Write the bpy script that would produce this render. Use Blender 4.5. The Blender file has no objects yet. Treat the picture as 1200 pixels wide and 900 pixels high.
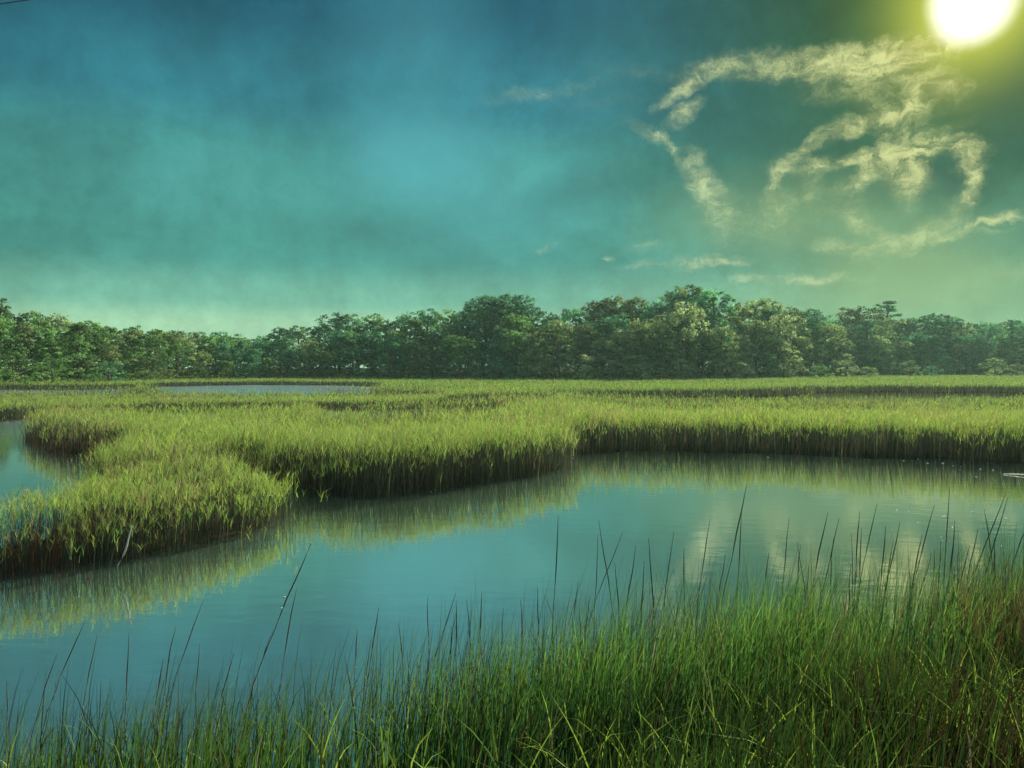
import bpy, math, random
import numpy as np

random.seed(7)
RNG = np.random.default_rng(11)
SC = bpy.context.scene
COL = SC.collection
PI = math.pi

# ------------------------------------------------------------------ camera model
DENOISE = True
EXPO = 1.0          # view exposure
CAM_H = 2.6          # eye height over the water
FPX = 900.0          # focal length in pixels of the 1200 px wide photograph
HZ = 430.0           # row of the horizon in the photograph


def at(px, py, z=0.0):
    """photo pixel -> (X, Y) of the point at height z"""
    d = (CAM_H - z) * FPX / (py - HZ)
    return ((px - 600.0) / FPX * d, d)


def world(px, py, d):
    """photo pixel at distance d -> (X, Y, Z)"""
    return ((px - 600.0) / FPX * d, d, CAM_H + (HZ - py) / FPX * d)


# ------------------------------------------------------------------ small helpers
def tag(o, label=None, cat=None, group=None, kind=None):
    if label: o['label'] = label
    if cat: o['category'] = cat
    if group: o['group'] = group
    if kind: o['kind'] = kind
    return o


def empty(name, loc):
    o = bpy.data.objects.new(name, None)
    COL.objects.link(o)
    o.location = loc
    o.empty_display_size = 0.2
    return o


def mesh_np(name, verts, faces, tint=None, smooth=False):
    """verts (N,3), faces (M,k) all the same size k; tint (N,3) -> point colour attribute"""
    verts = np.asarray(verts, dtype=np.float32)
    faces = np.asarray(faces, dtype=np.int32)
    me = bpy.data.meshes.new(name)
    n, k = faces.shape
    me.vertices.add(len(verts)); me.vertices.foreach_set('co', verts.ravel())
    me.loops.add(n * k); me.loops.foreach_set('vertex_index', faces.ravel())
    me.polygons.add(n)
    me.polygons.foreach_set('loop_start', np.arange(0, n * k, k, dtype=np.int32))
    if smooth:
        me.polygons.foreach_set('use_smooth', np.ones(n, dtype=bool))
    me.update(calc_edges=True)
    if tint is not None:
        a = me.attributes.new('tint', 'FLOAT_COLOR', 'POINT')
        c = np.ones((len(verts), 4), dtype=np.float32)
        c[:, :3] = tint
        a.data.foreach_set('color', c.ravel())
    return me


def link(name, me, mat, parent=None):
    o = bpy.data.objects.new(name, me)
    COL.objects.link(o)
    if mat is not None and not me.materials:
        me.materials.append(mat)
    if parent is not None:
        o.parent = parent
    return o


def vnoise(x, y, seed=0):
    """2-D value noise, 0..1"""
    xi = np.floor(x).astype(np.int64); yi = np.floor(y).astype(np.int64)
    fx = x - xi; fy = y - yi
    fx = fx * fx * (3 - 2 * fx); fy = fy * fy * (3 - 2 * fy)

    def h(a, b):
        n = (a * 374761393 + b * 668265263 + seed * 2147483647) & 0x7fffffff
        n = ((n ^ (n >> 13)) * 1274126177) & 0x7fffffff
        return ((n ^ (n >> 16)) & 0xffff) / 65535.0
    return (h(xi, yi) * (1 - fx) + h(xi + 1, yi) * fx) * (1 - fy) + (h(xi, yi + 1) * (1 - fx) + h(xi + 1, yi + 1) * fx) * fy


def fbm(x, y, seed=0, oct=3):
    s = 0; a = 0.5; t = 0
    for i in range(oct):
        s = s + a * vnoise(x * 2 ** i, y * 2 ** i, seed + i); t += a; a *= 0.5
    return s / t


def smooth01(x):
    x = np.clip(x, 0, 1)
    return x * x * (3 - 2 * x)


def poly_sd(x, y, poly):
    """signed distance to a closed polygon, negative inside"""
    p = np.asarray(poly, float)
    d2 = np.full(x.shape, 1e18)
    inside = np.zeros(x.shape, bool)
    n = len(p)
    for i in range(n):
        ax, ay = p[i]; bx, by = p[(i + 1) % n]
        ex, ey = bx - ax, by - ay
        L = ex * ex + ey * ey + 1e-12
        t = np.clip(((x - ax) * ex + (y - ay) * ey) / L, 0, 1)
        d2 = np.minimum(d2, (x - ax - t * ex) ** 2 + (y - ay - t * ey) ** 2)
        c = (ay > y) != (by > y)
        if ay != by:
            inside ^= c & (x < (bx - ax) * (y - ay) / (by - ay) + ax)
    d = np.sqrt(d2)
    return np.where(inside, -d, d)


# ------------------------------------------------------------------ materials
def new_mat(name):
    m = bpy.data.materials.new(name); m.use_nodes = True
    nt = m.node_tree
    for n in list(nt.nodes): nt.nodes.remove(n)
    out = nt.nodes.new('ShaderNodeOutputMaterial')
    return m, nt, out


def N(nt, typ, **kw):
    n = nt.nodes.new(typ)
    for k, v in kw.items():
        setattr(n, k, v)
    return n


def leafy_mat(name, base=None, vary=0.25, trans=0.45, gloss=0.015, rough=0.6, transtint=(1.0, 1.0, 1.0), mul=1.0):
    """foliage: diffuse + translucent + a little gloss; colour = tint attribute x base, varied per object"""
    m, nt, out = new_mat(name)
    L = nt.links.new
    att = N(nt, 'ShaderNodeAttribute', attribute_name='tint')
    oi = N(nt, 'ShaderNodeObjectInfo')
    mr = N(nt, 'ShaderNodeMapRange'); mr.inputs['To Min'].default_value = (1 - vary) * mul; mr.inputs['To Max'].default_value = (1 + vary) * mul
    L(oi.outputs['Random'], mr.inputs['Value'])
    sc = N(nt, 'ShaderNodeVectorMath', operation='SCALE')
    L(mr.outputs['Result'], sc.inputs['Scale'])
    if base is not None:
        b = N(nt, 'ShaderNodeVectorMath', operation='MULTIPLY'); b.inputs[1].default_value = base
        L(att.outputs['Color'], b.inputs[0]); L(b.outputs[0], sc.inputs[0])
    else:
        L(att.outputs['Color'], sc.inputs[0])
    dif = N(nt, 'ShaderNodeBsdfDiffuse'); L(sc.outputs[0], dif.inputs['Color'])
    tt = N(nt, 'ShaderNodeVectorMath', operation='MULTIPLY'); tt.inputs[1].default_value = transtint
    L(sc.outputs[0], tt.inputs[0])
    tr = N(nt, 'ShaderNodeBsdfTranslucent'); L(tt.outputs[0], tr.inputs['Color'])
    mx = N(nt, 'ShaderNodeMixShader'); mx.inputs[0].default_value = trans
    L(dif.outputs[0], mx.inputs[1]); L(tr.outputs[0], mx.inputs[2])
    gl = N(nt, 'ShaderNodeBsdfGlossy'); gl.inputs['Roughness'].default_value = rough
    mg = N(nt, 'ShaderNodeMixShader'); mg.inputs[0].default_value = gloss
    L(mx.outputs[0], mg.inputs[1]); L(gl.outputs[0], mg.inputs[2])
    L(mg.outputs[0], out.inputs['Surface'])
    return m


def plain_mat(name, color, rough=0.8, noise=0.3, scale=8.0):
    m, nt, out = new_mat(name)
    L = nt.links.new
    tc = N(nt, 'ShaderNodeTexCoord')
    nz = N(nt, 'ShaderNodeTexNoise'); nz.inputs['Scale'].default_value = scale; nz.inputs['Detail'].default_value = 5
    L(tc.outputs['Object'], nz.inputs['Vector'])
    cr = N(nt, 'ShaderNodeValToRGB')
    cr.color_ramp.elements[0].position = 0.3; cr.color_ramp.elements[1].position = 0.7
    cr.color_ramp.elements[0].color = tuple(c * (1 - noise) for c in color) + (1,)
    cr.color_ramp.elements[1].color = tuple(min(1, c * (1 + noise)) for c in color) + (1,)
    L(nz.outputs['Fac'], cr.inputs[0])
    bs = N(nt, 'ShaderNodeBsdfPrincipled'); bs.inputs['Roughness'].default_value = rough
    L(cr.outputs[0], bs.inputs['Base Color'])
    bp = N(nt, 'ShaderNodeBump'); bp.inputs['Strength'].default_value = 0.4; bp.inputs['Distance'].default_value = 0.05
    L(nz.outputs['Fac'], bp.inputs['Height']); L(bp.outputs[0], bs.inputs['Normal'])
    L(bs.outputs[0], out.inputs['Surface'])
    return m


M = {}
M['grass'] = leafy_mat('cordgrass_blade', vary=0.0, trans=0.45, gloss=0.02)
M['bankgrass'] = leafy_mat('bank_grass_blade', vary=0.0, trans=0.42, gloss=0.012, rough=0.5)
M['leaf_green'] = leafy_mat('leaf_fresh_green', base=(1.28, 2.05, 0.95), vary=0.38, trans=0.45)
M['leaf_dark'] = leafy_mat('leaf_dark_green', base=(0.88, 1.98, 1.46), vary=0.40, trans=0.45)
M['leaf_olive'] = leafy_mat('leaf_olive', base=(1.95, 2.28, 1.36), vary=0.38, trans=0.45)
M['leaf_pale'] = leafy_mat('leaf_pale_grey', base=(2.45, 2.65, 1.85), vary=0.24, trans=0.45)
M['bark'] = plain_mat('bark', (0.12, 0.095, 0.075), noise=0.45, scale=6)
M['stalk'] = plain_mat('stalk_dark', (0.040, 0.042, 0.022), rough=0.6, noise=0.4, scale=30)
M['seed'] = plain_mat('seed_head_brown', (0.055, 0.045, 0.025), rough=0.8, noise=0.4, scale=60)
M['dry'] = plain_mat('bleached_dry_reed', (0.62, 0.60, 0.50), rough=0.6, noise=0.2, scale=30)
M['foam_glints'] = plain_mat('foam_glints', (0.75, 0.78, 0.72), rough=0.4, noise=0.1, scale=30)
M['wire'] = plain_mat('cable_rubber', (0.02, 0.02, 0.025), rough=0.5, noise=0.2)
M['mud'] = plain_mat('marsh_mud', (0.060, 0.050, 0.032), rough=0.55, noise=0.4, scale=1.5)

# water: dark murky body under a rippled, Fresnel-reflecting surface
def water_mat():
    m, nt, out = new_mat('marsh_water'); L = nt.links.new
    tc = N(nt, 'ShaderNodeTexCoord')
    mp = N(nt, 'ShaderNodeMapping'); mp.inputs['Scale'].default_value = (0.8, 1.6, 1.0)
    mp.inputs['Rotation'].default_value = (0, 0, 0.25)
    L(tc.outputs['Object'], mp.inputs['Vector'])
    n1 = N(nt, 'ShaderNodeTexNoise'); n1.inputs['Scale'].default_value = 2.2; n1.inputs['Detail'].default_value = 3
    n2 = N(nt, 'ShaderNodeTexNoise'); n2.inputs['Scale'].default_value = 9; n2.inputs['Detail'].default_value = 3
    n3 = N(nt, 'ShaderNodeTexNoise'); n3.inputs['Scale'].default_value = 0.16; n3.inputs['Detail'].default_value = 2
    for n in (n1, n2): L(mp.outputs[0], n.inputs['Vector'])
    L(tc.outputs['Object'], n3.inputs['Vector'])
    # wind patches: ripples are stronger here and there
    pr = N(nt, 'ShaderNodeMapRange'); pr.inputs['From Min'].default_value = 0.42; pr.inputs['From Max'].default_value = 0.66
    pr.inputs['To Min'].default_value = 0.25; pr.inputs['To Max'].default_value = 1.0
    L(n3.outputs['Fac'], pr.inputs['Value'])
    ml = N(nt, 'ShaderNodeMath', operation='MULTIPLY'); L(n2.outputs['Fac'], ml.inputs[0]); L(pr.outputs[0], ml.inputs[1])
    ma = N(nt, 'ShaderNodeMath', operation='MULTIPLY_ADD'); L(ml.outputs[0], ma.inputs[0]); ma.inputs[1].default_value = 0.35
    L(n1.outputs['Fac'], ma.inputs[2])
    bp = N(nt, 'ShaderNodeBump'); bp.inputs['Strength'].default_value = 0.09; bp.inputs['Distance'].default_value = 0.03
    L(ma.outputs[0], bp.inputs['Height'])
    # silt clouds in the water
    cr = N(nt, 'ShaderNodeValToRGB')
    cr.color_ramp.elements[0].position = 0.35; cr.color_ramp.elements[0].color = (0.108, 0.200, 0.130, 1)
    cr.color_ramp.elements[1].position = 0.7; cr.color_ramp.elements[1].color = (0.152, 0.265, 0.176, 1)
    L(n3.outputs['Fac'], cr.inputs[0])
    df = N(nt, 'ShaderNodeBsdfDiffuse'); L(cr.outputs[0], df.inputs['Color'])
    gl = N(nt, 'ShaderNodeBsdfGlossy'); gl.inputs['Roughness'].default_value = 0.02
    L(bp.outputs[0], gl.inputs['Normal'])
    # the wide far waters lie open to the wind and are ruffled
    geo = N(nt, 'ShaderNodeNewGeometry'); sp = N(nt, 'ShaderNodeSeparateXYZ'); L(geo.outputs['Position'], sp.inputs[0])
    rr = N(nt, 'ShaderNodeMapRange'); rr.inputs['From Min'].default_value = 38; rr.inputs['From Max'].default_value = 62
    rr.inputs['To Min'].default_value = 0.02; rr.inputs['To Max'].default_value = 0.24
    yy = N(nt, 'ShaderNodeMath', operation='MULTIPLY_ADD'); L(sp.outputs['X'], yy.inputs[0]); yy.inputs[1].default_value = -1.1; L(sp.outputs['Y'], yy.inputs[2])
    L(yy.outputs[0], rr.inputs['Value']); L(rr.outputs[0], gl.inputs['Roughness'])
    fr = N(nt, 'ShaderNodeFresnel'); fr.inputs['IOR'].default_value = 1.45; L(bp.outputs[0], fr.inputs['Normal'])
    fm = N(nt, 'ShaderNodeMapRange'); fm.inputs['To Min'].default_value = 0.80; fm.inputs['To Max'].default_value = 1.0
    L(fr.outputs[0], fm.inputs['Value'])
    mx = N(nt, 'ShaderNodeMixShader'); L(fm.outputs[0], mx.inputs[0]); L(df.outputs[0], mx.inputs[1]); L(gl.outputs[0], mx.inputs[2])
    L(mx.outputs[0], out.inputs['Surface'])
    return m
M['water'] = water_mat()

# ground: wet mud, mossy towards the woods
def ground_mat():
    m, nt, out = new_mat('marsh_ground'); L = nt.links.new
    geo = N(nt, 'ShaderNodeNewGeometry')
    nz = N(nt, 'ShaderNodeTexNoise'); nz.inputs['Scale'].default_value = 1.3; nz.inputs['Detail'].default_value = 6
    L(geo.outputs['Position'], nz.inputs['Vector'])
    cr = N(nt, 'ShaderNodeValToRGB')
    e = cr.color_ramp.elements
    e[0].position = 0.3; e[0].color = (0.026, 0.024, 0.016, 1)
    e[1].position = 0.75; e[1].color = (0.050, 0.052, 0.024, 1)
    L(nz.outputs['Fac'], cr.inputs[0])
    bs = N(nt, 'ShaderNodeBsdfDiffuse')
    L(cr.outputs[0], bs.inputs['Color'])
    bp = N(nt, 'ShaderNodeBump'); bp.inputs['Strength'].default_value = 0.5; bp.inputs['Distance'].default_value = 0.06
    L(nz.outputs['Fac'], bp.inputs['Height']); L(bp.outputs[0], bs.inputs['Normal'])
    L(bs.outputs[0], out.inputs['Surface'])
    return m
M['ground'] = ground_mat()

# ------------------------------------------------------------------ plan of the marsh (world metres)
def P(*pp):
    return [at(x, y) for x, y in pp]

SHORE = [(-30, 3.2), (-14, 3.7), (-8, 4.0), (-3, 4.45), (-1, 4.9), (0.5, 5.3), (2, 5.8), (4.3, 6.6), (7, 7.4), (12, 8.6), (25, 11), (40, 13)]
POND = P((1750, 566), (1400, 553), (1200, 545), (1100, 539), (1000, 535), (850, 531), (750, 530), (697, 531), (680, 535), (669, 542), (655, 550), (600, 559), (520, 573), (430, 581), (345, 577), (285, 574), (232, 573), (226, 579), (262, 587), (305, 594), (326, 604), (318, 616), (290, 628), (240, 641), (150, 658), (60, 671), (-100, 690), (-420, 715)) + SHORE
CHANNEL = P((-700, 506), (-300, 498), (0, 495), (34, 500), (28, 512), (31, 522), (60, 532), (110, 536), (150, 538), (158, 543), (140, 556), (118, 578), (105, 605), (60, 630), (0, 648), (-150, 668), (-420, 715), (-700, 715))
CREEK_A = P((-300, 499), (0, 495), (60, 490), (180, 485), (350, 483), (480, 480), (560, 476), (655, 471), (655, 482), (500, 492), (400, 499), (250, 503), (100, 504), (20, 508))
CREEK_B = P((380, 500), (470, 497), (585, 493), (590, 508), (470, 517), (380, 512))
CREEK_C = P((640, 468), (800, 466), (930, 464.5), (965, 460.5), (1050, 459.5), (1105, 461), (1150, 460), (1210, 462), (1260, 468), (1180, 480), (1000, 484), (800, 485), (690, 480))
FARPOND = P((165, 458), (190, 453.5), (240, 452.3), (300, 451.3), (400, 452), (447, 454), (456, 458), (430, 466), (300, 469), (200, 468), (168, 463))
SLOUGH = P((-500, 457.5), (-100, 456.5), (60, 457.5), (150, 456), (168, 459), (150, 466), (0, 468), (-500, 470))
WATERS = [POND, CHANNEL, CREEK_A, CREEK_B, CREEK_C, FARPOND, SLOUGH]


def water_sd(x, y):
    """distance to the nearest water edge: negative in the water"""
    wob = (fbm(x * 0.5, y * 0.5, 3) - 0.5) * np.minimum(0.12 * np.hypot(x, y) ** 0.7, 1.2)
    d = np.full(x.shape, 1e9)
    for w in WATERS:
        d = np.minimum(d, poly_sd(x, y, w))
    return d + wob * 0.8


def wood_front(px):
    return np.interp(px, [-600, 0, 100, 200, 300, 400, 600, 700, 850, 920, 1000, 1200, 1800], [96, 99, 113, 138, 152, 152, 146, 140, 146, 165, 195, 225, 240])


SH = np.array(SHORE)


def ground_z(x, y):
    sd = water_sd(x, y)
    z = -0.35 + 0.41 * smooth01((sd + 0.4) / 0.9) + 0.05 * (fbm(x * 0.8, y * 0.8, 9) - 0.5)
    ys = np.interp(x, SH[:, 0], SH[:, 1])
    near = np.clip(ys - y, 0, None)                     # metres behind the near shore
    z = z + np.minimum(near * 0.19, 1.05)
    px = 600 + FPX * x / np.maximum(y, 1.0)
    back = np.where(y > 20, np.hypot(x * 0.25, y) - wood_front(px), 0)
    z = z + 1.3 * smooth01((back + 6) / 35)
    return z


# ------------------------------------------------------------------ ground and water
def build_ground():
    nr, na = 280, 400
    r = 0.4 * (1000 / 0.4) ** (np.arange(nr) / (nr - 1))
    a = np.linspace(0, 2 * PI, na, endpoint=False)
    X = (r[:, None] * np.sin(a)[None, :]).ravel(); Y = (r[:, None] * np.cos(a)[None, :]).ravel()
    Z = ground_z(X, Y)
    v = np.stack([X, Y, Z], 1)
    i = np.arange(nr - 1)[:, None] * na; j = np.arange(na)[None, :]; k = (j + 1) % na
    f = np.stack([i + j, i + k, i + na + k, i + na + j], -1).reshape(-1, 4)
    v = np.vstack([v, [[0, 0, float(ground_z(np.array([0.0]), np.array([0.0]))[0])]]])
    c = len(v) - 1
    cap = np.stack([np.full(na, c), np.full(na, c), (np.arange(na) + 1) % na, np.arange(na)], 1)
    me = mesh_np('ground', v, f, smooth=True)
    o = link('ground', me, M['ground']); tag(o, kind='structure')


build_ground()
WR = 980.0
wv = [(WR * math.cos(t), WR * math.sin(t), 0) for t in np.linspace(0, 2 * PI, 64, endpoint=False)]
wm = bpy.data.meshes.new('water'); wm.from_pydata(wv, [], [list(range(64))]); wm.update()
tag(link('water', wm, M['water']), kind='structure')


# ------------------------------------------------------------------ grass
def blades(base, h, w, ang, lean, curl, tint, segs=3, tiptint=None, droop=0.0):
    n = len(h)
    t = np.linspace(0, 1, segs + 1)
    dx = np.cos(ang); dy = np.sin(ang)
    off = (lean * h)[:, None] * (0.35 * t[None, :] + 0.65 * t[None, :] ** 2) + (curl * h)[:, None] * (t[None, :] ** 4)
    zz = h[:, None] * t[None, :] - (np.abs(curl) * h * 0.6)[:, None] * (t[None, :] ** 4)
    cx = base[:, 0, None] + dx[:, None] * off
    cy = base[:, 1, None] + dy[:, None] * off
    cz = base[:, 2, None] + zz
    fa = RNG.uniform(0, PI, n)
    prof = np.where(t < 0.999, 1.0 - 0.75 * t ** 1.6, 0.04)
    hw = 0.5 * w[:, None] * prof[None, :]
    sx = np.cos(fa)[:, None] * hw; sy = np.sin(fa)[:, None] * hw
    v = np.empty((n, segs + 1, 2, 3), np.float32)
    v[:, :, 0, 0] = cx - sx; v[:, :, 0, 1] = cy - sy; v[:, :, 0, 2] = cz
    v[:, :, 1, 0] = cx + sx; v[:, :, 1, 1] = cy + sy; v[:, :, 1, 2] = cz
    b = (np.arange(n) * (segs + 1) * 2)[:, None] + (np.arange(segs) * 2)[None, :]
    f = np.stack([b, b + 1, b + 3, b + 2], -1).reshape(-1, 4)
    if tiptint is None:
        tiptint = tint
    k = (t ** 2)[None, :, None]
    col = tint[:, None, :] * (1 - k) + tiptint[:, None, :] * k
    col = np.repeat(col[:, :, None, :], 2, axis=2).reshape(-1, 3)
    return v.reshape(-1, 3), f, col


class Acc:
    def __init__(self): self.v, self.f, self.c, self.n = [], [], [], 0
    def add(self, v, f, c):
        self.v.append(v); self.f.append(f + self.n); self.c.append(c); self.n += len(v)
    def mesh(self, name):
        return mesh_np(name, np.vstack(self.v), np.vstack(self.f), np.vstack(self.c))


C_YG = np.array([0.335, 0.505, 0.068]); C_GR = np.array([0.200, 0.410, 0.078]); C_OL = np.array([0.290, 0.365, 0.092])
C_ST = np.array([0.360, 0.320, 0.130]); C_BR = np.array([0.110, 0.066, 0.038]); C_GY = np.array([0.150, 0.150, 0.085])


def scatter(d0, d1, rho, tan=0.80, xr=None):
    area = tan * (d1 * d1 - d0 * d0)
    n = int(area * rho)
    y = np.sqrt(RNG.uniform(d0 * d0, d1 * d1, n))
    x = RNG.uniform(-tan, tan, n) * y
    return x, y


def mixc(a, b, t):
    return a[None, :] * (1 - t[:, None]) + b[None, :] * t[:, None]


def marsh():
    accs = {}
    edges = [8.5, 11, 14, 18, 23, 29, 36, 46, 58, 74, 94, 120, 150, 200, 260]
    for d0, d1 in zip(edges[:-1], edges[1:]):
        dm = 0.5 * (d0 + d1)
        k = max(1.0, dm / 13.0)
        rho = 380 * k ** -1.75
        x, y = scatter(d0, d1, rho)
        px = 600 + FPX * x / y
        sd = water_sd(x, y)
        ys = np.interp(x, SH[:, 0], SH[:, 1])
        ok = ((sd > -0.05 - 0.12 * RNG.random(len(x))) | (RNG.random(len(x)) < 0.16 * np.exp(np.minimum(sd, 0) / 0.28) * (vnoise(x * 1.3, y * 1.3, 97) > 0.45))) & (y > ys + 1.0) & (np.hypot(x * 0.25, y) < wood_front(px) + 12)
        x, y, px, sd = x[ok], y[ok], px[ok], sd[ok]
        n = len(x)
        if n == 0: continue
        z = ground_z(x, y)
        big = fbm(x * 0.12, y * 0.12, 21); mid = fbm(x * 0.55, y * 0.55, 31); fine = vnoise(x * 1.8, y * 1.8, 41)
        tus = vnoise(x * 3.1, y * 3.1, 47)
        h = 0.74 + 0.34 * mid + 0.20 * big + 0.24 * (fine - 0.5) + 0.22 * (tus - 0.5)
        h *= 1.04 - 0.34 * smooth01((sd - 2.0) / 5)             # taller along the creek banks
        # the point that juts into the pond is low on its channel side
        frontm = (y < 14.5) & (px < 335)
        h = np.where(frontm, h * np.interp(px, [-100, 0, 100, 300], [0.62, 0.64, 0.74, 0.70]), h)
        h = np.where((y > 18) & (y < 30) & (px > 660), h * 1.10, h)
        h = np.where(y > 90, h * 0.8, h)
        h = np.where((y > 40) & (y < 62) & (px < 520), h * 0.72, h)
        h = np.where((y > 34) & (y < 48) & (px > 950), h * 0.78, h)
        h *= RNG.uniform(0.72, 1.08, n)
        w = 0.0068 * k * RNG.uniform(0.7, 1.3, n)
        ang = RNG.normal(0.2, 1.3, n); lean = np.abs(RNG.normal(0.12, 0.10, n)); curl = np.abs(RNG.normal(0, 0.08, n))
        # colour patches
        g = np.clip(0.75 * (mid - 0.5) * 2 + 0.5 + RNG.normal(0, 0.25, n), 0, 1)
        far = smooth01((y - 25) / 60)
        c = mixc(C_YG, C_OL, g) * (1 - far[:, None]) + mixc(C_YG, C_GR, g) * far[:, None]
        gr = RNG.random(n) < 0.16
        c[gr] = C_GR
        st = RNG.random(n) < np.where(big > 0.55, 0.14, 0.04) + 0.35 * smooth01((fbm(x * 0.3, y * 0.22, 77) - 0.60) / 0.12)
        c[st] = C_ST
        c *= RNG.uniform(0.75, 1.2, n)[:, None]
        # dead brown lower stems, short, thick along the banks; dark tone partly painted shade
        red = ((px < 330) & (y > 14.5) & (y < 34)) | ((px < 110) & (y < 14.5))
        pb = np.where(red, 0.46, 0.40) * np.clip(1.3 - sd * 0.18, 0.35, 1)
        br = RNG.random(n) < pb
        h[br] *= RNG.uniform(0.35, 0.66, br.sum())
        cb = np.where(red[br, None], C_BR[None, :] * np.array([1.5, 1.0, 0.95]), (C_BR * 0.3 + C_GY * 0.5)[None, :])
        c[br] = cb * RNG.uniform(0.7, 1.3, br.sum())[:, None]
        w[br] *= 1.25
        tip = c * 0.8 + C_ST[None, :] * 0.2
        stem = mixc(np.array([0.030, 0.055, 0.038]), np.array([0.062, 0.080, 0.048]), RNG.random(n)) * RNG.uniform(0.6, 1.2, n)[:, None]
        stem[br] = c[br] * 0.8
        # which bed of grass
        zone = np.select([(y < 14.6) & (px < 335), (y < 26) & (px < 336), (y < 36) & (px < 672), (y < 48) & (px >= 672), (y < 58) & (px < 672), y < 400],
                         [0, 1, 2, 3, 4, 5])
        zone = np.where((y >= 14.6) & (y < 36) & (px < 250) & (poly_back(px) < y), 1, zone)
        base = np.stack([x, y, z - 0.03], 1)
        for q in range(6):
            s = zone == q
            if s.sum() == 0: continue
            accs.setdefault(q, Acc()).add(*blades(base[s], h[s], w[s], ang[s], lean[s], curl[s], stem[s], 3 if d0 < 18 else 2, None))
        # leaves: short arching blades that leave the upper half of the stems
        for rep in range(6 if d0 < 23 else 5 if d0 < 36 else 3 if d0 < 58 else 2):
            s0 = ~br & (RNG.random(n) < 0.92)
            ns = int(s0.sum())
            if ns == 0: continue
            lo = np.where(sd[s0] < 1.6, np.where(px[s0] > 672, 0.74, 0.66), 0.42) + 0.30 * (fine[s0] - 0.55) * (sd[s0] < 2.5); lo = np.clip(lo, 0.3, 0.82); f0 = lo + (0.97 - lo) * RNG.beta(2.0, 1.3, ns); hh = (h[s0] * (1 - f0) + RNG.uniform(0.02, 0.14, ns)) * RNG.uniform(0.42, 0.80, ns)
            la = RNG.uniform(0, 2 * PI, ns)
            bx = base[s0].copy(); o_ = lean[s0] * h[s0] * f0 * f0
            bx[:, 0] += np.cos(ang[s0]) * o_; bx[:, 1] += np.sin(ang[s0]) * o_; bx[:, 2] += h[s0] * f0
            lc = c[s0] * RNG.uniform(0.8, 1.35, ns)[:, None]
            lt = lc * 0.75 + C_ST[None, :] * 0.25
            ll = np.abs(RNG.normal(0.55, 0.3, ns)); lcu = np.abs(RNG.normal(0.1, 0.2, ns)); zs = zone[s0]; ws = w[s0] * RNG.uniform(0.6, 0.95, ns)
            for q in range(6):
                s = zs == q
                if s.sum(): accs.setdefault(q, Acc()).add(*blades(bx[s], hh[s], ws[s], la[s], ll[s], lcu[s], lc[s], 2, lt[s]))
        # thin seed stems standing above the blades
        m = RNG.random(n) < (0.055 if d0 < 46 else 0.03)
        if m.sum():
            hs = h[m] * 0 + (0.95 + 0.3 * mid[m]) * RNG.uniform(0.95, 1.32, m.sum())
            hs = np.where(frontm[m], hs * np.interp(px[m], [-100, 0, 100, 300], [0.64, 0.66, 0.74, 0.70]), hs)
            hs = np.where(y[m] > 60, hs * 0.85, hs)
            cs = mixc(C_ST, C_OL, RNG.random(m.sum())) * 0.9
            for q in range(6):
                s = zone[m] == q
                if s.sum() == 0: continue
                accs[q].add(*blades(base[m][s], hs[s], w[m][s] * 0.55, ang[m][s], lean[m][s] * 0.7, curl[m][s] * 0.3, cs[s], 2))
    labels = ['low rounded point of cordgrass jutting into the pond beside the side channel',
              'cordgrass mound with rusty brown flanks at the head of the side channel',
              'yellow-green cordgrass bank ending in a blunt point in the middle of the pond',
              'long straight cordgrass bank with a dark face along the far side of the pond',
              'narrow strip of cordgrass behind the creek, in front of the far pond',
              'bright far marsh grass stretching to the foot of the wood']
    for q, lab in enumerate(labels):
        if q in accs:
            o = link('marsh_grass', accs[q].mesh('marsh_grass'), M['grass'])
            tag(o, lab, 'marsh grass', None, 'stuff')


def poly_back(px):
    return np.interp(px, [0, 150, 160, 250], [14.6, 16.0, 22.0, 40.0])


marsh()


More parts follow.
